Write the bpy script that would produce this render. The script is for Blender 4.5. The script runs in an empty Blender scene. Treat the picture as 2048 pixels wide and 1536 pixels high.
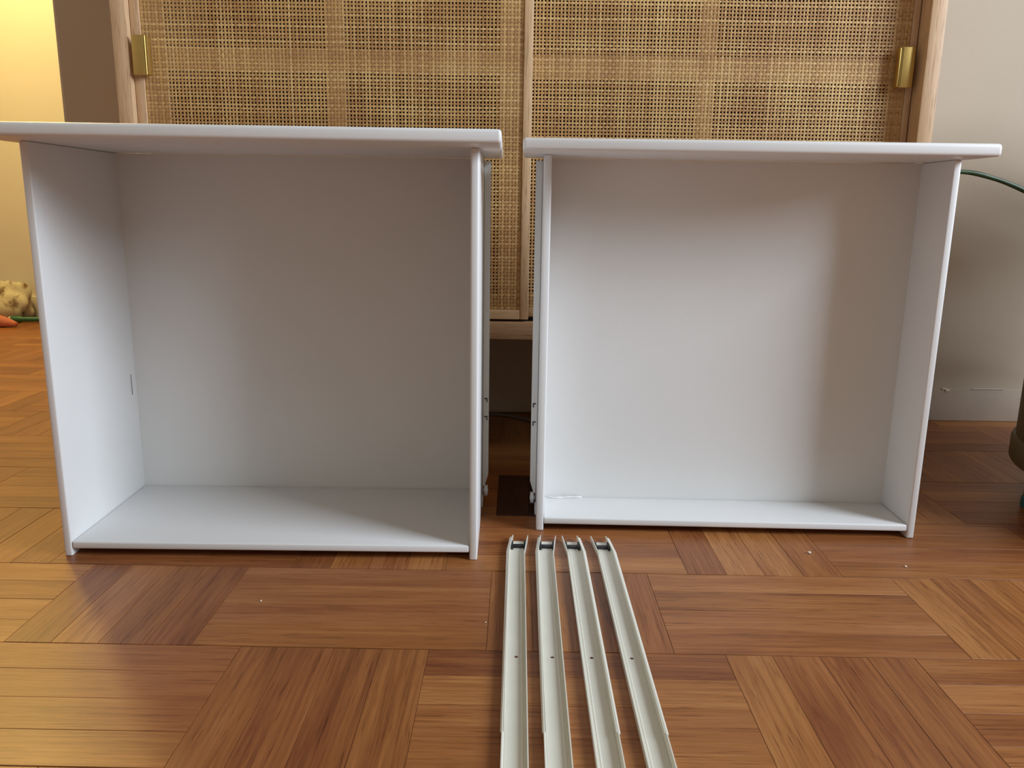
import bpy, bmesh, math, random
from mathutils import Vector, Matrix

# ------------------------------------------------------------------ camera
F_PX, PITCH, ROLL, CAM_H = 1611.18, 0.2166, -0.0147, 0.3544
scene = bpy.context.scene
COL = scene.collection
cp, sp = math.cos(PITCH), math.sin(PITCH)
cr, sr = math.cos(ROLL), math.sin(ROLL)
_r = Vector((1, 0, 0)); _d = Vector((0, -sp, -cp)); _f = Vector((0, cp, -sp))
CR = cr * _r + sr * _d
CD = -sr * _r + cr * _d
cam_data = bpy.data.cameras.new('camera')
cam = bpy.data.objects.new('camera', cam_data)
COL.objects.link(cam)
U, B = -CD, -_f
cam.matrix_world = Matrix(((CR.x, U.x, B.x, 0), (CR.y, U.y, B.y, 0), (CR.z, U.z, B.z, CAM_H), (0, 0, 0, 1)))
cam_data.sensor_fit = 'HORIZONTAL'
cam_data.sensor_width = 36.0
cam_data.lens = F_PX / 2048 * 36.0
cam_data.clip_start = 0.01
scene.camera = cam

def pix(p):
    v = Vector(p) - Vector((0, 0, CAM_H))
    z = v.dot(_f)
    if z < 0.05:
        return (-9e4, -9e4)
    return (1024 + F_PX * v.dot(CR) / z, 768 + F_PX * v.dot(CD) / z)

# ------------------------------------------------------------------ light
world = bpy.data.worlds.new('world'); scene.world = world
world.use_nodes = True
bg = world.node_tree.nodes['Background']
bg.inputs[0].default_value = (1.0, 0.87, 0.70, 1)
bg.inputs[1].default_value = 0.25

def look(o, target):
    o.rotation_euler = (Vector(target) - o.location).to_track_quat('-Z', 'Y').to_euler()

wl = bpy.data.lights.new('window_daylight', 'AREA'); wl.shape = 'RECTANGLE'
wl.size, wl.size_y, wl.energy, wl.color = 1.0, 1.0, 78.0, (0.79, 0.89, 1.0)
wo = bpy.data.objects.new('window_daylight', wl); COL.objects.link(wo)
wo.location = (2.15, -0.02, 1.30); look(wo, (0.0, 0.85, 0.25))

ll = bpy.data.lights.new('hall_lamp', 'POINT'); ll.energy = 43.0; ll.color = (1.0, 0.73, 0.24); ll.shadow_soft_size = 0.07
lo = bpy.data.objects.new('hall_lamp', ll); COL.objects.link(lo)
lo.location = (-1.36, 1.95, 1.45)

vs = scene.view_settings
vs.view_transform = 'Standard'; vs.look = 'None'; vs.gamma = 1.0; vs.exposure = 0.0
vs.use_curve_mapping = False

# ------------------------------------------------------------------ helpers
def link(name, me, mat=None, parent=None):
    o = bpy.data.objects.new(name, me); COL.objects.link(o)
    if mat is not None and me is not None and len(me.materials) == 0:
        me.materials.append(mat)
    if parent is not None:
        o.parent = parent
    return o

def tag(o, label=None, cat=None, group=None, kind=None):
    if label: o['label'] = label
    if cat: o['category'] = cat
    if group: o['group'] = group
    if kind: o['kind'] = kind
    return o

def empty(name, loc=(0, 0, 0), rz=0.0):
    o = bpy.data.objects.new(name, None); COL.objects.link(o)
    o.location = loc; o.rotation_euler = (0, 0, rz); o.empty_display_size = 0.05
    return o

def add_box(bm, x0, x1, y0, y1, z0, z1, bev=0.0, seg=2):
    vsx = [bm.verts.new((x, y, z)) for z in (z0, z1) for y in (y0, y1) for x in (x0, x1)]
    fs = [(0, 2, 3, 1), (4, 5, 7, 6), (0, 1, 5, 4), (2, 6, 7, 3), (0, 4, 6, 2), (1, 3, 7, 5)]
    faces = [bm.faces.new([vsx[i] for i in q]) for q in fs]
    if bev > 0:
        es = list({e for f in faces for e in f.edges})
        bmesh.ops.bevel(bm, geom=es, offset=bev, segments=seg, profile=0.5, affect='EDGES')

def bm_mesh(name, bm, smooth=False):
    bmesh.ops.recalc_face_normals(bm, faces=bm.faces)
    me = bpy.data.meshes.new(name); bm.to_mesh(me); bm.free()
    if smooth:
        for p in me.polygons: p.use_smooth = True
    return me

def autosmooth(o, ang=0.6):
    me = o.data
    for p in me.polygons: p.use_smooth = True
    try:
        me.set_sharp_from_angle(angle=ang)
    except Exception:
        pass

def box(name, dims, mat, parent=None, bev=0.0, seg=2):
    bm = bmesh.new(); add_box(bm, *dims, bev=bev, seg=seg)
    o = link(name, bm_mesh(name, bm), mat, parent)
    if bev > 0: autosmooth(o)
    return o

def add_lathe(bm, prof, n=32, c=(0, 0), cap=True):
    rings = []
    for r, z in prof:
        rings.append([bm.verts.new((c[0] + r * math.cos(2 * math.pi * i / n), c[1] + r * math.sin(2 * math.pi * i / n), z)) for i in range(n)])
    for a, b in zip(rings, rings[1:]):
        for i in range(n):
            j = (i + 1) % n
            bm.faces.new((a[i], a[j], b[j], b[i]))
    if cap:
        bm.faces.new(list(reversed(rings[0]))); bm.faces.new(rings[-1])

def add_tube(bm, pts, rads, n=10):
    pts = [Vector(p) for p in pts]
    if not isinstance(rads, (list, tuple)): rads = [rads] * len(pts)
    rings = []
    prev = None
    for i, p in enumerate(pts):
        t = (pts[min(i + 1, len(pts) - 1)] - pts[max(i - 1, 0)]).normalized()
        if prev is None:
            a = t.cross(Vector((0, 0, 1)))
            if a.length < 1e-4: a = t.cross(Vector((0, 1, 0)))
            a.normalize()
        else:
            a = (prev - t * prev.dot(t)).normalized()
        prev = a
        b = t.cross(a)
        rings.append([bm.verts.new(p + rads[i] * (a * math.cos(2 * math.pi * k / n) + b * math.sin(2 * math.pi * k / n))) for k in range(n)])
    for q, s in zip(rings, rings[1:]):
        for k in range(n):
            bm.faces.new((q[k], q[(k + 1) % n], s[(k + 1) % n], s[k]))
    bm.faces.new(list(reversed(rings[0]))); bm.faces.new(rings[-1])

def spline(pts, n=24):
    pts = [Vector(p) for p in pts]
    P = [2 * pts[0] - pts[1]] + pts + [2 * pts[-1] - pts[-2]]
    out = []
    m = len(pts) - 1
    for k in range(n + 1):
        u = k / n * m; i = min(int(u), m - 1); t = u - i
        a, b, c, d = P[i], P[i + 1], P[i + 2], P[i + 3]
        out.append(0.5 * ((2 * b) + (c - a) * t + (2 * a - 5 * b + 4 * c - d) * t * t + (3 * b - a - 3 * c + d) * t ** 3))
    return out

# ------------------------------------------------------------------ materials
def new_mat(name):
    m = bpy.data.materials.new(name); m.use_nodes = True
    nt = m.node_tree
    return m, nt, nt.nodes, nt.links, nt.nodes['Principled BSDF']

def simple(name, col, rough=0.5, metal=0.0, noise=0.04, nscale=30.0, bump=0.0, bscale=200.0, spec=0.5, coat=0.0):
    m, nt, N, L, b = new_mat(name)
    tc = N.new('ShaderNodeTexCoord')
    nz = N.new('ShaderNodeTexNoise'); nz.inputs['Scale'].default_value = nscale; nz.inputs['Detail'].default_value = 4
    L.new(tc.outputs['Object'], nz.inputs['Vector'])
    rp = N.new('ShaderNodeValToRGB')
    rp.color_ramp.elements[0].position = 0.3; rp.color_ramp.elements[1].position = 0.7
    rp.color_ramp.elements[0].color = (*[c * (1 - noise) for c in col], 1)
    rp.color_ramp.elements[1].color = (*[min(1, c * (1 + noise)) for c in col], 1)
    L.new(nz.outputs['Fac'], rp.inputs['Fac']); L.new(rp.outputs['Color'], b.inputs['Base Color'])
    b.inputs['Roughness'].default_value = rough; b.inputs['Metallic'].default_value = metal
    b.inputs['Specular IOR Level'].default_value = spec
    if coat: b.inputs['Coat Weight'].default_value = coat; b.inputs['Coat Roughness'].default_value = 0.25
    if bump:
        n2 = N.new('ShaderNodeTexNoise'); n2.inputs['Scale'].default_value = bscale
        L.new(tc.outputs['Object'], n2.inputs['Vector'])
        bp = N.new('ShaderNodeBump'); bp.inputs['Strength'].default_value = bump; bp.inputs['Distance'].default_value = 0.001
        L.new(n2.outputs['Fac'], bp.inputs['Height']); L.new(bp.outputs['Normal'], b.inputs['Normal'])
    return m

def wood(name, dark, mid, light, axis='X', island=False, rough=0.38, gscale=1.0, vary=0.2, coat=0.0, knots=True, tint=None):
    """long grain along the object's own axis; every piece its own tone"""
    m, nt, N, L, b = new_mat(name)
    tc = N.new('ShaderNodeTexCoord')
    if island:
        g = N.new('ShaderNodeNewGeometry'); rnd = g.outputs['Random Per Island']
    else:
        g = N.new('ShaderNodeObjectInfo'); rnd = g.outputs['Random']
    wn = N.new('ShaderNodeTexWhiteNoise'); wn.noise_dimensions = '1D'; L.new(rnd, wn.inputs['W'])
    off = N.new('ShaderNodeVectorMath'); off.operation = 'SCALE'; off.inputs['Scale'].default_value = 40.0
    L.new(wn.outputs['Color'], off.inputs[0])
    add = N.new('ShaderNodeVectorMath'); add.operation = 'ADD'
    L.new(tc.outputs['Object'], add.inputs[0]); L.new(off.outputs['Vector'], add.inputs[1])
    def mapped(sl, sw):
        mp = N.new('ShaderNodeMapping')
        s = {'X': (sl, sw, sw), 'Y': (sw, sl, sw), 'Z': (sw, sw, sl)}[axis]
        mp.inputs['Scale'].default_value = s
        L.new(add.outputs['Vector'], mp.inputs['Vector'])
        return mp.outputs['Vector']
    def noise(vec, sc, det, rough_=0.6, dist=0.0):
        n = N.new('ShaderNodeTexNoise'); n.inputs['Scale'].default_value = sc; n.inputs['Detail'].default_value = det
        n.inputs['Roughness'].default_value = rough_; n.inputs['Distortion'].default_value = dist
        L.new(vec, n.inputs['Vector']); return n.outputs['Fac']
    broad = noise(mapped(4 * gscale, 34 * gscale), 1.0, 3, 0.5, 0.6)
    fine = noise(mapped(9 * gscale, 330 * gscale), 1.0, 4, 0.65, 0.2)
    pore = noise(mapped(26 * gscale, 620 * gscale), 1.0, 2, 0.7)
    def math_(op, a, bb, clamp=False):
        n = N.new('ShaderNodeMath'); n.operation = op; n.use_clamp = clamp
        for i, v in enumerate((a, bb)):
            if isinstance(v, (int, float)): n.inputs[i].default_value = v
            else: L.new(v, n.inputs[i])
        return n.outputs[0]
    t = math_('ADD', math_('MULTIPLY', broad, 0.55), math_('MULTIPLY', fine, 0.62)); t = math_('SUBTRACT', t, 0.085)
    sh = math_('MULTIPLY', math_('SUBTRACT', rnd, 0.5), vary)
    t = math_('ADD', t, sh, True)
    rp = N.new('ShaderNodeValToRGB'); cr_ = rp.color_ramp
    cr_.elements[0].position = 0.22; cr_.elements[0].color = (*dark, 1)
    cr_.elements[1].position = 0.80; cr_.elements[1].color = (*light, 1)
    e = cr_.elements.new(0.52); e.color = (*mid, 1)
    L.new(t, rp.inputs['Fac'])
    pr_ = N.new('ShaderNodeValToRGB')
    pr_.color_ramp.elements[0].position = 0.30; pr_.color_ramp.elements[0].color = (0.50, 0.42, 0.36, 1)
    pr_.color_ramp.elements[1].position = 0.44; pr_.color_ramp.elements[1].color = (1, 1, 1, 1)
    L.new(pore, pr_.inputs['Fac'])
    mx = N.new('ShaderNodeMix'); mx.data_type = 'RGBA'; mx.blend_type = 'MULTIPLY'; mx.inputs['Factor'].default_value = 0.8
    L.new(rp.outputs['Color'], mx.inputs['A']); L.new(pr_.outputs['Color'], mx.inputs['B'])
    out = mx.outputs['Result']
    hs = N.new('ShaderNodeHueSaturation')
    L.new(math_('ADD', 0.493, math_('MULTIPLY', wn.outputs['Value'], 0.008)), hs.inputs['Hue'])
    L.new(math_('ADD', 0.90, math_('MULTIPLY', wn.outputs['Value'], 0.20)), hs.inputs['Value'])
    L.new(out, hs.inputs['Color'])
    L.new(hs.outputs['Color'], b.inputs['Base Color'])
    b.inputs['Roughness'].default_value = rough
    b.inputs['Specular IOR Level'].default_value = 0.35
    if coat: b.inputs['Coat Weight'].default_value = coat; b.inputs['Coat Roughness'].default_value = 0.3
    bp = N.new('ShaderNodeBump'); bp.inputs['Strength'].default_value = 0.12; bp.inputs['Distance'].default_value = 0.0006
    L.new(pore, bp.inputs['Height']); L.new(bp.outputs['Normal'], b.inputs['Normal'])
    return m

P_D, P_M, P_L = (0.150, 0.044, 0.013), (0.310, 0.119, 0.033), (0.45, 0.205, 0.068)
M_PX = wood('parquet_oak_crosswise', P_D, P_M, P_L, 'X', coat=0.05)
M_PY = wood('parquet_oak_lengthwise', P_D, P_M, P_L, 'Y', coat=0.05)
M_PXI = wood('parquet_oak_far_crosswise', P_D, P_M, P_L, 'X', island=True, coat=0.05)
M_PYI = wood('parquet_oak_far_lengthwise', P_D, P_M, P_L, 'Y', island=True, coat=0.05)
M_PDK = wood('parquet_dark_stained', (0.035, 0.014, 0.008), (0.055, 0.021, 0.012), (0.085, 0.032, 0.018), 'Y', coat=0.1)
M_SUB = simple('joint_filler', (0.05, 0.022, 0.010), 0.8)
M_WHITE = simple('white_melamine', (0.78, 0.78, 0.775), 0.38, noise=0.012, nscale=8, bump=0.04, bscale=900)
M_WHITE_IN = simple('white_foil_panel', (0.76, 0.755, 0.74), 0.5, noise=0.015, nscale=8, bump=0.05, bscale=900)
M_RAIL = simple('cream_painted_steel', (0.72, 0.70, 0.61), 0.34, noise=0.02, nscale=40)
M_SLIDE = simple('pale_grey_painted_steel', (0.82, 0.82, 0.79), 0.4, noise=0.02)
M_NYLON = simple('white_nylon', (0.8, 0.8, 0.8), 0.4)
M_BLACK = simple('black_rubber', (0.012, 0.013, 0.016), 0.55)
M_DARKMARK = simple('dark_slot', (0.06, 0.06, 0.06), 0.8)
M_GREYMARK = simple('grey_open_joint', (0.22, 0.21, 0.20), 0.8)
M_WALL = simple('painted_plaster', (0.49, 0.405, 0.315), 0.85, noise=0.025, nscale=5, bump=0.25, bscale=60, spec=0.2)
M_HALL = simple('warm_painted_plaster', (0.74, 0.69, 0.62), 0.85, noise=0.02, nscale=4, bump=0.2, bscale=60, spec=0.2)
M_SKIRT = simple('painted_skirting', (0.48, 0.40, 0.32), 0.7, noise=0.06, nscale=18, bump=0.3, bscale=90)
PINE = ((0.50, 0.31, 0.165), (0.64, 0.43, 0.25), (0.74, 0.54, 0.35))
M_PINE_Z = wood('blond_pine_upright', *PINE, axis='Z', rough=0.5, vary=0.15)
M_PINE_X = wood('blond_pine_crosswise', *PINE, axis='X', rough=0.5, vary=0.15)
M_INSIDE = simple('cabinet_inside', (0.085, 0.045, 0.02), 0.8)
M_BRASS = simple('brushed_brass', (0.62, 0.42, 0.13), 0.38, metal=0.85, noise=0.05, nscale=60)
M_POT = simple('olive_glazed_metal', (0.105, 0.075, 0.030), 0.45, noise=0.1, nscale=12)
M_COLLAR = simple('olive_collar', (0.13, 0.10, 0.05), 0.5, noise=0.08)
M_STEM = simple('green_stem', (0.030, 0.055, 0.018), 0.45, noise=0.35, nscale=45)
M_LEAF = simple('dark_green_leaf', (0.03, 0.075, 0.02), 0.4, noise=0.2, nscale=20)
M_SOIL = simple('potting_soil', (0.03, 0.02, 0.012), 0.9, noise=0.3, nscale=60, bump=0.6)
M_TEAL = simple('teal_rubber_foot', (0.03, 0.13, 0.12), 0.5)
M_CLOTH = simple('cream_cloth_brown_patches', (0.62, 0.52, 0.30), 0.85, noise=0.0)
M_PINK = simple('coral_pink_felt', (0.62, 0.20, 0.12), 0.8, noise=0.08)
M_GREEN = simple('green_plastic', (0.03, 0.14, 0.07), 0.35)
M_CABLE = simple('grey_brown_cable', (0.14, 0.10, 0.08), 0.6)
M_CRUMB = simple('pale_crumb', (0.75, 0.68, 0.58), 0.8)

def cane_mat():
    m, nt, N, L, b = new_mat('woven_rattan_cane')
    g = N.new('ShaderNodeNewGeometry')
    rp = N.new('ShaderNodeValToRGB'); e = rp.color_ramp.elements
    e[0].position = 0.0; e[0].color = (0.46, 0.27, 0.105, 1)
    e[1].position = 1.0; e[1].color = (0.74, 0.53, 0.25, 1)
    k = rp.color_ramp.elements.new(0.45); k.color = (0.60, 0.39, 0.16, 1)
    L.new(g.outputs['Random Per Island'], rp.inputs['Fac'])
    tc = N.new('ShaderNodeTexCoord')
    n = N.new('ShaderNodeTexNoise'); n.inputs['Scale'].default_value = 14; n.inputs['Detail'].default_value = 4
    L.new(tc.outputs['Object'], n.inputs['Vector'])
    r2 = N.new('ShaderNodeValToRGB'); f = r2.color_ramp.elements
    f[0].position = 0.32; f[0].color = (0.80, 0.66, 0.58, 1); f[1].position = 0.68; f[1].color = (1.05, 1.0, 0.92, 1)
    L.new(n.outputs['Fac'], r2.inputs['Fac'])
    mx = N.new('ShaderNodeMix'); mx.data_type = 'RGBA'; mx.blend_type = 'MULTIPLY'; mx.inputs['Factor'].default_value = 1
    L.new(rp.outputs['Color'], mx.inputs['A']); L.new(r2.outputs['Color'], mx.inputs['B'])
    L.new(mx.outputs['Result'], b.inputs['Base Color'])
    b.inputs['Roughness'].default_value = 0.55
    return m
M_CANE = cane_mat()

# patches on the crumpled cloth: brown dye with shapes of its own
nt = M_CLOTH.node_tree
for n in nt.nodes:
    if n.type == 'VALTORGB':
        n.color_ramp.elements[0].position = 0.36; n.color_ramp.elements[0].color = (0.20, 0.10, 0.035, 1)
        n.color_ramp.elements[1].position = 0.50; n.color_ramp.elements[1].color = (0.66, 0.60, 0.42, 1)

# ------------------------------------------------------------------ room
WALL_Y, HALL_Y, CORNER_X = 1.37, 2.44, -0.737
X_L, X_R, Y_F = -1.75, 1.7, -0.6
floor = tag(box('floor', (X_L, X_R, Y_F, HALL_Y, -0.03, -0.0015), M_SUB), 'orange brown oak parquet floor laid in alternating plank blocks', 'floor', kind='structure')

bm = bmesh.new(); add_box(bm, CORNER_X, X_R, WALL_Y, WALL_Y + 0.12, 0, 2.5, bev=0.006, seg=2)
tag(link('wall_back', bm_mesh('wall_back', bm), M_WALL), 'beige painted wall behind the rattan cabinet', 'wall', kind='structure')
tag(box('wall_hall', (X_L - 0.1, CORNER_X + 0.9, HALL_Y, HALL_Y + 0.1, 0, 2.5), M_HALL), 'yellow lamp-lit wall of the passage beyond the corner', 'wall', kind='structure')
tag(box('wall_left', (X_L - 0.1, X_L, Y_F, HALL_Y, 0, 2.5), M_HALL), 'side wall of the passage, running towards the viewer', 'wall', kind='structure')
bb = box('baseboard_back', (0.56, X_R, WALL_Y - 0.007, WALL_Y, 0, 0.058), M_SKIRT, bev=0.002)
tag(bb, 'low painted skirting with a chipped top edge beside the plant pot', 'baseboard', kind='structure')
bm = bmesh.new()
for a, b_, z, h in ((0.744, 0.752, 0.0560, 0.0030), (0.750, 0.757, 0.0525, 0.0045), (0.795, 0.852, 0.0574, 0.0012)):
    add_box(bm, a, b_, WALL_Y - 0.0085, WALL_Y - 0.006, z, z + h, bev=0.0006, seg=1)
tag(link('paint_chip', bm_mesh('paint_chip', bm), M_CRUMB, bb), 'pale chipped paint edge')
tag(box('baseboard_hall', (X_L, CORNER_X + 0.9, HALL_Y - 0.012, HALL_Y, 0, 0.070), M_HALL, bev=0.003), 'cream skirting along the yellow lamp-lit wall', 'baseboard', kind='structure')

# ---- parquet: rows of four lengthwise planks alternating with four crosswise ones
ROW, PW, VB, HB = 0.1472, 0.0385, 0.154, 0.242
PERIOD = VB + HB
Y0 = 0.5960
YAW = -0.0055
GAP = 0.00014
def plank_mesh(name, lx, ly, mat):
    bm = bmesh.new()
    x, y, c = lx / 2 - GAP, ly / 2 - GAP, 0.00025
    lo_ = [bm.verts.new((sx * x, sy * y, -0.008)) for sx, sy in ((-1, -1), (1, -1), (1, 1), (-1, 1))]
    mi = [bm.verts.new((sx * x, sy * y, -c)) for sx, sy in ((-1, -1), (1, -1), (1, 1), (-1, 1))]
    hi = [bm.verts.new((sx * (x - c), sy * (y - c), 0)) for sx, sy in ((-1, -1), (1, -1), (1, 1), (-1, 1))]
    for a, b_ in ((lo_, mi), (mi, hi)):
        for i in range(4):
            j = (i + 1) % 4
            bm.faces.new((a[i], a[j], b_[j], b_[i]))
    bm.faces.new(hi)
    return bm_mesh(name, bm), mat
random.seed(11)
planks = []          # (x, y, kind, dark)
for r in range(-8, 13):
    y0 = Y0 + r * ROW
    # block start of a lengthwise block in this row
    base = -0.018 if r % 2 == 0 else -0.018 - PERIOD / 2 - 0.003
    for k in range(-7, 7):
        xv = base + k * PERIOD
        for i in range(4):
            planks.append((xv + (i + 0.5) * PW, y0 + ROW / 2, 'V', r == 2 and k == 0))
            planks.append((xv + VB + HB / 2, y0 + 0.0004 + (i + 0.5) * (ROW - 0.0008) / 4, 'H', False))
cosy, siny = math.cos(YAW), math.sin(YAW)
DR = [((133, 1112), (38, 282), (968, 300), (948, 1118)), ((1073, 1060), (1088, 310), (1925, 326), (1827, 1078))]
def inside(p, poly):
    c = False; n = len(poly)
    for i in range(n):
        (x1, y1), (x2, y2) = poly[i], poly[(i + 1) % n]
        if (y1 > p[1]) != (y2 > p[1]) and p[0] < (x2 - x1) * (p[1] - y1) / (y2 - y1) + x1: c = not c
    return c
scored = []
for (x, y, kd, dk) in planks:
    dx, dy = (PW / 2, ROW / 2) if kd == 'V' else (HB / 2, ROW / 8)
    wx, wy = cosy * x - siny * (y - 0.6), siny * x + cosy * (y - 0.6) + 0.6
    if wx - dx < X_L or wx + dx > X_R or wy - dy < Y_F or wy + dy > HALL_Y - 0.001: continue
    if wx - dx > CORNER_X and wy - dy > WALL_Y: continue
    vis = 0
    for a in (-1, -0.5, 0, 0.5, 1):
        for b_ in (-1, 0, 1):
            q = pix((wx + a * dx, wy + b_ * dy, 0))
            if 0 <= q[0] <= 2048 and 0 <= q[1] <= 1536 and not any(inside(q, P) for P in DR): vis += 1
    area = vis / max(0.2, wy) ** 3
    scored.append((area, wx, wy, kd, dk))
scored.sort(key=lambda s: -s[0])
meV, _ = plank_mesh('plank', PW, ROW - 0.0008, None); meV.materials.append(M_PY)
meH, _ = plank_mesh('plank', HB, (ROW - 0.0008) / 4, None); meH.materials.append(M_PX)
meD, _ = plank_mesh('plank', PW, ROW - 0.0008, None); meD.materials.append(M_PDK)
rest = []
for i, (a, wx, wy, kd, dk) in enumerate(scored):
    if i < 290 and a > 0:
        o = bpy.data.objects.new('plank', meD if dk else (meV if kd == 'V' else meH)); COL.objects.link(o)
        o.parent = floor; o.location = (wx, wy, random.uniform(-0.00012, 0.00012)); o.rotation_euler = (0, 0, YAW)
    else:
        rest.append((wx, wy, kd))
bm = bmesh.new()
for wx, wy, kd in rest:
    hx, hy = (PW / 2, ROW / 2) if kd == 'V' else (HB / 2, ROW / 8)
    n0 = len(bm.faces)
    x0, x1, y0, y1 = wx - hx + GAP, wx + hx - GAP, wy - hy + GAP, wy + hy - GAP
    add_box(bm, x0, x1, y0, y1, -0.008, 0)
    bm.faces.ensure_lookup_table()
    for f in bm.faces[n0:]: f.material_index = 1 if kd == 'V' else 0
me = bm_mesh('far_plank', bm); me.materials.append(M_PXI); me.materials.append(M_PYI)
tag(link('plank_field', me, None, floor), 'parquet planks farther off', kind='stuff')

# ------------------------------------------------------------------ rattan cabinet
CF = 1.060            # front of posts
CX0, CX1 = -0.4995, 0.5250
CZ0, CZ1, CTOP = 0.181, 0.205, 0.800
cab = empty('rattan_cabinet', (0.0, CF, 0.0))
tag(cab, 'blond wooden sideboard with two woven rattan sliding doors behind the drawers', 'cabinet')
def cbox(name, x0, x1, y0, y1, z0, z1, mat, bev=0.0012, parent=None, seg=2):
    return box(name, (x0, x1, y0 - CF, y1 - CF, z0, z1), mat, parent or cab, bev, seg)
PLW, PRW = 0.0190, 0.0193
cbox('post', CX0, CX0 + PLW, CF, CF + 0.05, CZ0, CTOP, M_PINE_Z)
cbox('post', CX1 - PRW, CX1, CF, CF + 0.05, CZ0, CTOP, M_PINE_Z)
cbox('side_panel', CX0, CX0 + 0.016, CF + 0.05, 1.355, CZ0, CTOP, M_PINE_Z)
cbox('side_panel', CX1 - 0.016, CX1, CF + 0.05, 1.355, CZ0, CTOP, M_PINE_Z)
cbox('bottom_rail', CX0 + PLW, CX1 - PRW, CF + 0.003, CF + 0.022, CZ0, CZ1 - 0.001, M_PINE_X)
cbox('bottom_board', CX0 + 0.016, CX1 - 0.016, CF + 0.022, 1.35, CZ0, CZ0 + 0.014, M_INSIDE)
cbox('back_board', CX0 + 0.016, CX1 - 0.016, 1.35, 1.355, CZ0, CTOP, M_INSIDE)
cbox('top_board', CX0 - 0.005, CX1 + 0.005, CF - 0.004, 1.358, CTOP, CTOP + 0.018, M_PINE_X, 0.002)
cbox('shelf', CX0 + 0.016, CX1 - 0.016, 1.13, 1.35, 0.50, 0.514, M_INSIDE)
for lx in (CX0 + 0.02, CX1 - 0.02):
    for ly in (CF + 0.05, 1.325):
        bm = bmesh.new(); add_lathe(bm, [(0.011, 0.0), (0.012, 0.004), (0.017, CZ0 - 0.004), (0.017, CZ0)], 16, (lx, ly - CF))
        o = link('leg', bm_mesh('leg', bm), M_PINE_Z, cab); autosmooth(o)

def cane(x0, x1, z0, z1, yf, parent, seed):
    """plain weave of flat cane strands, front surface near yf"""
    rnd = random.Random(seed)
    pitch, th, amp = 0.00445, 0.00045, 0.00026
    nx = int((x1 - x0) / pitch); nz = int((z1 - z0) / pitch)
    px_, pz = (x1 - x0) / nx, (z1 - z0) / nz
    V, Fc = [], []
    def strand(pts, wdir):
        # pts: list of (x,y,z,w) ; 4-vert cross section
        b0 = len(V)
        for (x, y, z, w) in pts:
            for s, t in ((-1, -1), (1, -1), (1, 1), (-1, 1)):
                if wdir == 'x': V.append((x + s * w, y + t * th / 2, z))
                else: V.append((x, y + t * th / 2, z + s * w))
        for k in range(len(pts) - 1):
            a = b0 + 4 * k; c = a + 4
            for i in range(4):
                j = (i + 1) % 4
                Fc.append((a + i, a + j, c + j, c + i))
    xs = [x0 + (i + 0.5) * px_ + rnd.uniform(-1, 1) * 0.00010 for i in range(nx)]
    zs = [z0 + (j + 0.5) * pz + rnd.uniform(-1, 1) * 0.00010 for j in range(nz)]
    for i, x in enumerate(xs):
        w = rnd.uniform(0.00100, 0.00122)
        ph = rnd.uniform(0, 6.28)
        pts = [(x, yf, z0, w)]
        for j, z in enumerate(zs):
            pts.append((x + 0.00012 * math.sin(j * 0.21 + ph), yf + amp * (1 if (i + j) % 2 else -1), z, w))
        pts.append((x, yf, z1, w)); strand(pts, 'x')
    for j, z in enumerate(zs):
        w = rnd.uniform(0.00100, 0.00126)
        ph = rnd.uniform(0, 6.28); am = rnd.uniform(0.0001, 0.0004)
        pts = [(x0, yf, z, w)]
        for i, x in enumerate(xs):
            pts.append((x, yf + amp * (-1 if (i + j) % 2 else 1), z + am * math.sin(i * 0.13 + ph), w))
        pts.append((x1, yf, z, w)); strand(pts, 'z')
    me = bpy.data.meshes.new('cane_webbing'); me.from_pydata(V, [], Fc); me.update()
    o = link('cane_webbing', me, M_CANE, parent)
    tag(o, 'open square weave of honey rattan cane', kind='stuff')
    return o

def door(x0, x1, z0, z1, y0, lip, lipz, sw, mids, midz, seed):
    d_ = empty('sliding_door'); d_.parent = cab
    th = 0.012
    def p(name, a, b_, z, zz, ya, yb, mat, bev=0.0008):
        return cbox(name, a, b_, ya, yb, z, zz, mat, bev, d_)
    # outer lips around the webbing
    p('stile', x0, x0 + lip[0], z0, z1, y0, y0 + th, M_PINE_Z)
    p('stile', x1 - lip[1], x1, z0, z1, y0, y0 + th, M_PINE_Z)
    p('rail', x0 + lip[0], x1 - lip[1], z0, z0 + lipz, y0 + 0.0004, y0 + th, M_PINE_X)
    p('rail', x0 + lip[0], x1 - lip[1], z1 - lipz, z1, y0 + 0.0004, y0 + th, M_PINE_X)
    # backing frame that shows through the holes
    a, b_, c, e = x0 + lip[0], x1 - lip[1], z0 + lipz, z1 - lipz
    yb0, yb1 = y0 + 0.0036, y0 + th
    p('backing_stile', a, a + sw, c, e, yb0, yb1, M_PINE_Z, 0)
    p('backing_stile', b_ - sw, b_, c, e, yb0, yb1, M_PINE_Z, 0)
    p('backing_rail', a + sw, b_ - sw, c, c + 0.02, yb0, yb1, M_PINE_X, 0)
    p('backing_rail', a + sw, b_ - sw, e - 0.02, e, yb0, yb1, M_PINE_X, 0)
    p('cross_rail', a + sw, b_ - sw, midz[0], midz[1], yb0, yb1, M_PINE_X, 0)
    p('centre_stile', mids[0], mids[1], c + 0.02, midz[0], yb0, yb1, M_PINE_Z, 0)
    p('centre_stile', mids[0], mids[1], midz[1], e - 0.02, yb0, yb1, M_PINE_Z, 0)
    cane(a, b_, c, e, y0 + 0.0030 - CF, d_, seed)
    return d_
DZ1 = 0.785
d1 = door(-0.4800, 0.0203, 0.2073, DZ1, 1.070, (0.0117, 0.0112), 0.0125, 0.030, (-0.2390, -0.2150), (0.5170, 0.5430), 3)
d2 = door(-0.0250, 0.5045, 0.2090, DZ1, 1.086, (0.0110, 0.0078), 0.0125, 0.022, (0.2320, 0.2510), (0.5150, 0.5440), 7)
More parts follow.
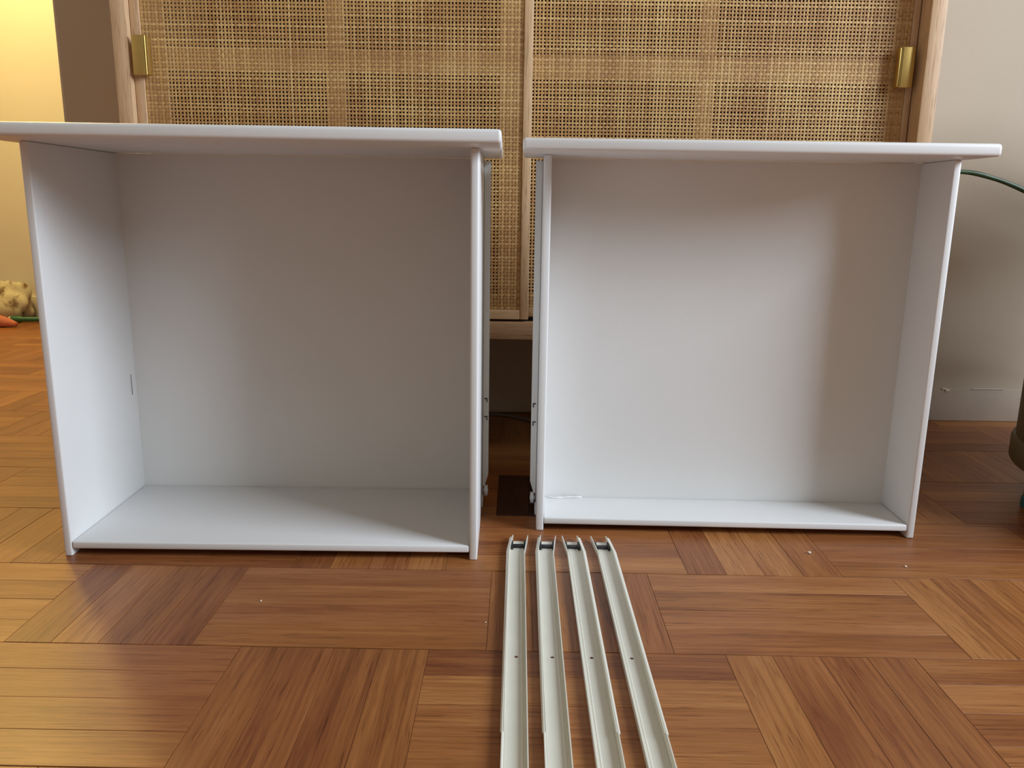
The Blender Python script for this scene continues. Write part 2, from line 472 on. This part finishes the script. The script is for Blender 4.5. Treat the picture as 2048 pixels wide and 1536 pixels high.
def pull(x0, x1, z0, z1, yf, edge, parent):
    # folded brass finger pull: front plate, a return along the open edge and a lip
    bm = bmesh.new()
    add_box(bm, x0, x1, yf - CF, yf + 0.0022 - CF, z0, z1, bev=0.0008, seg=2)
    ex = x1 if edge > 0 else x0
    add_box(bm, min(ex, ex - edge * 0.0022), max(ex, ex - edge * 0.0022), yf - CF, yf + 0.0125 - CF, z0 + 0.0004, z1 - 0.0004, bev=0.0006, seg=1)
    # chamfered bright edge on the inner side
    add_box(bm, min(ex, ex + edge * 0.0025), max(ex, ex + edge * 0.0025), yf + 0.001 - CF, yf + 0.012 - CF, z0 + 0.0006, z1 - 0.0006, bev=0.001, seg=2)
    o = link('brass_pull', bm_mesh('brass_pull', bm), M_BRASS, parent); autosmooth(o)
    tag(o, 'folded brass finger pull')
pull(-0.4752, -0.4580, 0.5075, 0.5545, 1.0575, 1, d1)
pull(0.4815, 0.4985, 0.5080, 0.5565, 1.0735, -1, d2)

# ------------------------------------------------------------------ white drawers standing on their back ends
DH, DW, DT = 0.4069, 0.21, 0.0080
ZB0, ZB1 = 0.0080, 0.0157
OV, TB = 0.0547, 0.0118
def slide(parent, s, D):
    """roller slide screwed to the outside of one drawer side; s=+1 right, -1 left"""
    yf = D - 0.004
    bm = bmesh.new()
    def X(v): return s * (DW + v)
    def prism(poly, ya, yb):
        A = [bm.verts.new((X(x), ya, z)) for x, z in poly]
        Bv = [bm.verts.new((X(x), yb, z)) for x, z in poly]
        bm.faces.new(A); bm.faces.new(list(reversed(Bv)))
        for i in range(len(poly)):
            j = (i + 1) % len(poly)
            bm.faces.new((A[i], Bv[i], Bv[j], A[j]))
    prism([(0.0006, DH - 0.003), (0.0078, DH - 0.003), (0.0074, 0.036), (0.0030, 0.0215), (0.0006, 0.0215)], yf, yf + 0.001)
    a, b_ = sorted((X(0.0003), X(0.0012)))
    add_box(bm, a, b_, yf + 0.001, yf + 0.016, 0.006, DH - 0.003)
    o = link('roller_slide', bm_mesh('roller_slide', bm), M_SLIDE, parent)
    bm = bmesh.new()
    n = 24; r = 0.0068; zc, yc = 0.0150, yf + 0.001
    for xa, xb, rr in ((0.0028, 0.0068, r), (0.0008, 0.0072, 0.0024)):
        A = [bm.verts.new((X(xa), yc + rr * math.cos(2 * math.pi * i / n), zc + rr * math.sin(2 * math.pi * i / n))) for i in range(n)]
        Bv = [bm.verts.new((X(xb), yc + rr * math.cos(2 * math.pi * i / n), zc + rr * math.sin(2 * math.pi * i / n))) for i in range(n)]
        bm.faces.new(A); bm.faces.new(list(reversed(Bv)))
        for i in range(n): bm.faces.new((A[i], A[(i + 1) % n], Bv[(i + 1) % n], Bv[i]))
    w = link('roller', bm_mesh('roller', bm), M_NYLON, o); autosmooth(w)
    for z in (0.1285, 0.1065):
        bm = bmesh.new()
        a, b_ = sorted((X(0.0022), X(0.0058)))
        add_box(bm, a, b_, yf - 0.0006, yf + 0.0002, z + 0.0016, z + 0.0030)
        a, b_ = sorted((X(0.0046), X(0.0058)))
        add_box(bm, a, b_, yf - 0.0006, yf + 0.0002, z - 0.0022, z + 0.0016)
        link('punched_tab', bm_mesh('punched_tab', bm), M_DARKMARK, o)
    return o

def drawer(loc, yaw, D, ovl, ovr, label):
    t = empty('drawer', loc, yaw); tag(t, label, 'drawer', 'white drawers standing on end')
    e = 0.0048
    DF = D + e                       # full depth of the sides
    for s in (-1, 1):
        a, b_ = sorted((s * DW, s * (DW - DT)))
        o = box('side_panel', (a, b_, 0.0, DF, 0.0, DH), M_WHITE, t, 0.0017, 3)
    box('back_panel', (-DW + DT + 0.0003, DW - DT - 0.0003, 0.0004, D - 0.0003, ZB0, ZB1), M_WHITE, t, 0.0016, 3)
    box('bottom_panel', (-DW + DT - 0.001, DW - DT + 0.001, D, D + 0.0032, ZB0 + 0.001, DH - 0.0004), M_WHITE_IN, t, 0)
    box('front_panel', (-DW - ovl, DW + ovr, -OV, DF, DH, DH + TB), M_WHITE, t, 0.0032, 4)
    for s in (-1, 1):
        slide(t, s, D)
        # small white end clip low on the side
        a, b_ = sorted((s * DW, s * (DW + 0.0016)))
        box('end_clip', (a, b_, D - 0.030, D - 0.010, 0.0035, 0.0125), M_NYLON, t, 0.0007)
    return t
dl = drawer((-0.2431, 0.7648, 0.0), 0.0097, 0.1707, 0.0212, 0.0207, 'deeper white drawer standing on end, closest to the yellow lamp-lit wall')
drw = drawer((0.2394, 0.8437, 0.0), -0.0164, 0.0682, 0.0215, 0.0083, 'shallower white drawer standing on end, nearer the plant pot')
# dark open joint inside the deep drawer; dried white filler in the shallow one
o = box('open_joint', (-DW + DT - 0.0002, -DW + DT + 0.0005, 0.1588, 0.1597, 0.132, 0.156), M_GREYMARK, dl)
tag(o, 'short dark open joint')
bm = bmesh.new()
pts = spline([(-0.197, 0.0655, ZB1 + 0.0002), (-0.188, 0.0620, ZB1 + 0.0008), (-0.176, 0.0640, ZB1 + 0.0007), (-0.165, 0.0655, ZB1 + 0.0009), (-0.155, 0.0672, ZB1 + 0.0004)], 14)
add_tube(bm, pts, [0.0006 + 0.0007 * abs(math.sin(i * 0.9)) for i in range(15)], 6)
o = link('filler_smear', bm_mesh('filler_smear', bm, True), M_WHITE, drw); tag(o, 'dried white filler smear')

# ------------------------------------------------------------------ four drawer rails on the floor
RW = 0.0170
def rail(x_near, x_far, s, label):
    """channel lying on its web, far end (y=0.82) bent sideways by s; lip on the -s side"""
    t = empty('drawer_rail', (0.0, 0.0, 0.0)); 
    tag(t, label, 'rail', 'loose drawer rails on the floor')
    yb, yt, yn, yc = 0.7790, 0.8150, 0.4020, 0.4830
    tip = 0.8225
    def cx(y):
        c = x_near + (x_far - x_near) * (y - 0.452) / (0.780 - 0.452)
        if y > yb: c += s * 0.0032 * (y - yb) / (yt - yb)
        return c
    TH = 0.0008; H1, H2 = 0.0066, 0.0058
    z0 = 0.0002
    bm = bmesh.new()
    def quad_strip(prof, ys):
        """solid strip: prof is a closed polygon [(u,z)], swept along ys"""
        rings = [[bm.verts.new((cx(y) + u, y, z)) for u, z in (prof(y) if callable(prof) else prof)] for y in ys]
        n = len(rings[0])
        for a, b_ in zip(rings, rings[1:]):
            for i in range(n):
                j = (i + 1) % n
                bm.faces.new((a[i], a[j], b_[j], b_[i]))
        bm.faces.new(rings[0]); bm.faces.new(list(reversed(rings[-1])))
    w = RW / 2
    # flanges : -s side carries the rolled lip, +s side is plain
    ysA = [yn, yc, yb, yb + 0.006, yt, tip]
    def flange_l(y):
        h = H1 if y < yt + 0.001 else H1 * 0.8
        zb = z0 if y < yt + 0.001 else H1 * 0.55
        out = 0.0012 if y < yc + 0.0005 else 0.0
        u0, u1 = -s * w, -s * (w - TH)
        return [(u0 - s * 0, zb), (u1, zb), (u1 - s * out, h), (u0 - s * out, h)]
    def flange_r(y):
        h = H2 if y < yt + 0.001 else H2 * 0.85
        zb = z0 if y < yt + 0.001 else H2 * 0.55
        return [(s * w, zb), (s * (w - TH), zb), (s * (w - TH), h), (s * w, h)]
    quad_strip(flange_l, ysA); quad_strip(flange_r, ysA)
    # rolled lip: outward along the top of the -s flange, cut off near the viewer
    lip = [(-s * (w - TH * 0.5), H1 - TH), (-s * (w + 0.0022), H1 - TH - 0.0010), (-s * (w + 0.0022), H1 - 0.0010), (-s * (w - TH * 0.5), H1)]
    quad_strip(lip, [yc + 0.001, yb, yb + 0.006, yt])
    # web, with a screw hole
    hy, hr, hl = 0.5858, 0.0017, 0.0075
    wi = w - TH
    for ys in ([yn, yc, hy - hl], [hy + hl, yb, yb + 0.006, yt]):
        quad_strip([(-wi, z0), (wi, z0), (wi, z0 + TH), (-wi, z0 + TH)], ys)
    n = 24
    def rect(k):
        a = 2 * math.pi * k / n; c_, s_ = math.cos(a), math.sin(a)
        m = min(wi / abs(c_) if abs(c_) > 1e-6 else 9, hl / abs(s_) if abs(s_) > 1e-6 else 9)
        return c_ * m, s_ * m
    corners = [math.atan2(sy * hl, sx * wi) for sx in (1, -1) for sy in (1, -1)]
    angs = sorted([2 * math.pi * k / n - math.pi for k in range(n)] + corners)
    rings = []
    for z in (z0 + TH, z0):
        o_, i_ = [], []
        for a in angs:
            c_, s_ = math.cos(a), math.sin(a)
            m = min(wi / max(abs(c_), 1e-9), hl / max(abs(s_), 1e-9))
            o_.append(bm.verts.new((cx(hy + s_ * m) + c_ * m, hy + s_ * m, z)))
            i_.append(bm.verts.new((cx(hy) + c_ * hr, hy + s_ * hr, z)))
        rings.append((o_, i_))
    for (o_, i_) in rings:
        for k in range(len(angs)):
            j = (k + 1) % len(angs)
            bm.faces.new((o_[k], o_[j], i_[j], i_[k]))
    for k in range(len(angs)):
        j = (k + 1) % len(angs)
        bm.faces.new((rings[0][1][k], rings[0][1][j], rings[1][1][j], rings[1][1][k]))
    # shallow bead pressed along the web
    bead = [(s * (wi - 0.0042), z0 + TH - 0.0001), (s * (wi - 0.0030), z0 + TH + 0.0004), (s * (wi - 0.0018), z0 + TH - 0.0001)]
    quad_strip(bead, [yn, yc, yb, yb + 0.006, yt - 0.016])
    link('channel', bm_mesh('channel', bm), M_RAIL, t)
    # black rubber stop clipped between the flanges at the far end
    bm = bmesh.new()
    c = cx(0.800)
    add_box(bm, c - wi + 0.0006, c + wi - 0.0006, 0.7965, 0.8035, z0 + TH, 0.0030, bev=0.0005, seg=2)
    for q in (-1, 1):
        x = c + q * (wi - 0.0011)
        add_box(bm, x - 0.0010, x + 0.0010, 0.7925, 0.8075, z0 + TH, 0.0050, bev=0.0005, seg=2)
    o = link('rubber_stop', bm_mesh('rubber_stop', bm), M_BLACK, t); autosmooth(o); tag(o, 'black rubber stop')
    return t
rail(0.0058, 0.0075, 1, 'leftmost of the four cream metal rails on the parquet')
rail(0.0343, 0.0375, 1, 'second from the left of the four cream metal rails')
rail(0.0664, 0.0685, -1, 'third from the left of the four cream metal rails')
rail(0.0993, 0.1000, -1, 'rightmost of the four cream metal rails on the parquet')

# ------------------------------------------------------------------ potted plant at the right
PX, PY, PR = 0.800, 0.900, 0.182
pot = empty('potted_plant', (PX, PY, 0.0)); tag(pot, 'plant with a long green stem in an olive pot on legs', 'plant')
bm = bmesh.new(); add_lathe(bm, [(PR - 0.012, 0.060), (PR, 0.066), (PR, 0.335), (PR - 0.003, 0.340), (PR - 0.010, 0.338), (PR - 0.012, 0.31), (PR - 0.012, 0.08)], 64)
o = link('pot_body', bm_mesh('pot_body', bm), M_POT, pot); autosmooth(o)
bm = bmesh.new(); add_lathe(bm, [(PR - 0.010, 0.052), (PR + 0.0025, 0.052), (PR + 0.0045, 0.055), (PR + 0.0045, 0.079), (PR + 0.0025, 0.083), (PR - 0.010, 0.083)], 64)
o = link('collar', bm_mesh('collar', bm), M_COLLAR, pot); autosmooth(o)
bm = bmesh.new(); add_lathe(bm, [(0.02, 0.300), (0.05, 0.318), (PR - 0.02, 0.312), (PR - 0.0125, 0.300)], 40)
link('soil', bm_mesh('soil', bm, True), M_SOIL, pot)
LA = math.atan2(0.045, -0.160)
for k in range(4):
    a = LA + k * math.pi / 2
    x, y = 0.163 * math.cos(a), 0.163 * math.sin(a)
    bm = bmesh.new(); add_lathe(bm, [(0.0085, 0.012), (0.0095, 0.06), (0.0095, 0.063)], 16, (x, y))
    lg = link('leg', bm_mesh('leg', bm), M_POT, pot); autosmooth(lg)
    bm = bmesh.new(); add_lathe(bm, [(0.0095, 0.0), (0.0105, 0.002), (0.0105, 0.013), (0.009, 0.014)], 16, (x, y))
    ft = link('rubber_foot', bm_mesh('rubber_foot', bm), M_TEAL, lg); autosmooth(ft)
bm = bmesh.new()
sp_ = spline([(v[0] - PX, v[1] - PY, v[2]) for v in ((0.705, 0.985, 0.290), (0.672, 0.996, 0.342), (0.645, 1.0, 0.3645), (0.6133, 1.0, 0.3825), (0.573, 1.0, 0.3965), (0.537, 1.0, 0.4030), (0.49, 1.0, 0.400), (0.44, 1.005, 0.37))], 40)
add_tube(bm, sp_, [0.0034 - 0.00002 * i + 0.0002 * math.sin(i * 0.8) for i in range(41)], 10)
link('stem', bm_mesh('stem', bm, True), M_STEM, pot)
def plant_or_shade_leaf(base, mid, tip, wid):  # shared by the plant's own leaves and the added light-blocking foliage
    pts = spline([base, mid, tip], 14)
    bm = bmesh.new(); rows = []
    for i, p in enumerate(pts):
        u = i / 14
        w = wid * math.sin(math.pi * min(1, 0.08 + u * 0.92)) ** 0.7 + 0.0008
        t = (pts[min(i + 1, 14)] - pts[max(i - 1, 0)]).normalized()
        a = t.cross(Vector((0, 0, 1)));
        if a.length < 1e-3: a = Vector((1, 0, 0))
        a.normalize(); nrm = a.cross(t)
        rows.append([bm.verts.new(p + a * w * q + nrm * (w * 0.25 * abs(q))) for q in (-1, -0.5, 0, 0.5, 1)])
    for A, Bv in zip(rows, rows[1:]):
        for k in range(4): bm.faces.new((A[k], A[k + 1], Bv[k + 1], Bv[k]))
    o = link('plant_or_shade_leaf', bm_mesh('plant_or_shade_leaf', bm, True), M_LEAF, pot)
    md = o.modifiers.new('thickness', 'SOLIDIFY'); md.thickness = 0.0008
plant_or_shade_leaf((0.00, 0.03, 0.30), (0.01, 0.10, 0.56), (-0.115, 0.205, 0.640), 0.020)
plant_or_shade_leaf((0.03, 0.00, 0.30), (0.12, 0.06, 0.52), (0.26, 0.08, 0.60), 0.024)
plant_or_shade_leaf((0.02, -0.03, 0.30), (0.08, -0.08, 0.50), (0.20, -0.12, 0.55), 0.022)
plant_or_shade_leaf((-0.01, 0.02, 0.30), (0.05, 0.10, 0.60), (0.10, 0.16, 0.78), 0.022)
rl = random.Random(21)
for k in range(44):  # dense unseen foliage, added to keep window light off the lower right wall
    a = math.radians(rl.uniform(-15, 70)); r = rl.uniform(0.20, 0.52); z = rl.uniform(0.22, 0.50)
    plant_or_shade_leaf((0.04 * math.cos(a), 0.04 * math.sin(a), 0.305), (r * 0.5 * math.cos(a), r * 0.5 * math.sin(a), z + 0.07), (r * math.cos(a), r * math.sin(a), z - rl.uniform(0.02, 0.12)), rl.uniform(0.036, 0.052))

# ------------------------------------------------------------------ small things by the yellow wall
def blob(name, loc, sc, seed, amp, mat, label, cat):
    bm = bmesh.new(); bmesh.ops.create_icosphere(bm, subdivisions=4, radius=1.0)
    rnd = random.Random(seed)
    dirs = [(Vector((rnd.uniform(-1, 1), rnd.uniform(-1, 1), rnd.uniform(-1, 1))).normalized(), rnd.uniform(1.6, 4.2), rnd.uniform(0, 6)) for _ in range(10)]
    for v in bm.verts:
        n = v.co.normalized(); k = 1.0
        for d_, fq, ph in dirs: k += amp * abs(math.sin(fq * n.dot(d_) + ph)) / 3 - amp / 6
        v.co = Vector((n.x * k * sc[0], n.y * k * sc[1], max(-0.96, n.z * k) * sc[2] + sc[2] * 0.96))
    o = link(name, bm_mesh(name, bm, True), mat); o.location = loc
    tag(o, label, cat); return o
blob('crumpled_cloth', (-1.512, 2.400, 0.0), (0.054, 0.026, 0.048), 5, 0.6, M_CLOTH, 'crumpled cream and brown cloth on the floor by the yellow wall', 'cloth')
bm = bmesh.new()
add_tube(bm, spline([(-0.10, 0, 0.019), (-0.05, 0.0, 0.019), (0.0, 0, 0.014), (0.030, 0, 0.008)], 14), [0.018 - 0.000 * i if i < 8 else 0.018 - 0.0017 * (i - 7) for i in range(15)], 14)
for v in bm.verts: v.co.z = max(0.0, v.co.z)
o = link('pink_toy', bm_mesh('pink_toy', bm, True), M_PINK); o.location = (-1.436, 2.262, 0.0005)
tag(o, 'coral pink tapered soft toy piece lying in front of the crumpled cloth', 'toy')
pn = empty('green_pen', (-1.415, 2.352, 0.0105), math.radians(5)); tag(pn, 'green plastic pen lying on the floor beside the crumpled cloth', 'pen')
def xlathe(name, prof, mat):
    bm = bmesh.new(); n = 16; rings = []
    for x, r in prof: rings.append([bm.verts.new((x, r * math.cos(2 * math.pi * i / n), r * math.sin(2 * math.pi * i / n))) for i in range(n)])
    for A, Bv in zip(rings, rings[1:]):
        for i in range(n): bm.faces.new((A[i], A[(i + 1) % n], Bv[(i + 1) % n], Bv[i]))
    bm.faces.new(rings[0]); bm.faces.new(list(reversed(rings[-1])))
    o = link(name, bm_mesh(name, bm), mat, pn); autosmooth(o); return o
xlathe('barrel', [(-0.058, 0.0095), (-0.050, 0.0105), (-0.035, 0.0100), (-0.028, 0.0075), (0.06, 0.0075), (0.065, 0.006)], M_GREEN)
xlathe('cap_tip', [(-0.066, 0.004), (-0.064, 0.0075), (-0.058, 0.0090)], M_CRUMB)

# cable along the floor under the cabinet
bm = bmesh.new()
add_tube(bm, spline([(-0.30, 1.345, 0.0028), (-0.14, 1.352, 0.0028), (-0.0205, 1.350, 0.0028), (0.035, 1.315, 0.0028), (0.12, 1.285, 0.0028), (0.30, 1.33, 0.0028)], 40), 0.0026, 8)
tag(link('cable', bm_mesh('cable', bm, True), M_CABLE), 'thin dark cable lying under the cabinet', 'cable')

# crumbs on the parquet
def crumb(x, y, r, seed, label):
    bm = bmesh.new(); bmesh.ops.create_icosphere(bm, subdivisions=2, radius=r)
    rnd = random.Random(seed)
    for v in bm.verts:
        v.co *= rnd.uniform(0.75, 1.2); v.co.z = v.co.z * 0.6 + r * 0.5
        v.co.z = max(v.co.z, 0.0)
    o = link('crumb', bm_mesh('crumb', bm, True), M_CRUMB); o.location = (x, y, 0.0002)
    tag(o, label, 'crumb', 'crumbs on the parquet')
crumb(-0.2257, 0.6733, 0.0010, 1, 'tiny pale crumb on the parquet in front of the deeper drawer')
crumb(0.3174, 0.7963, 0.0019, 2, 'largest white crumb, in front of the shallower drawer')
crumb(0.4056, 0.7665, 0.0012, 3, 'tiny white crumb near the shallower drawer, closest to the plant pot')
crumb(-0.0200, 0.6405, 0.0008, 4, 'tiny pale crumb beside the leftmost cream metal rail')
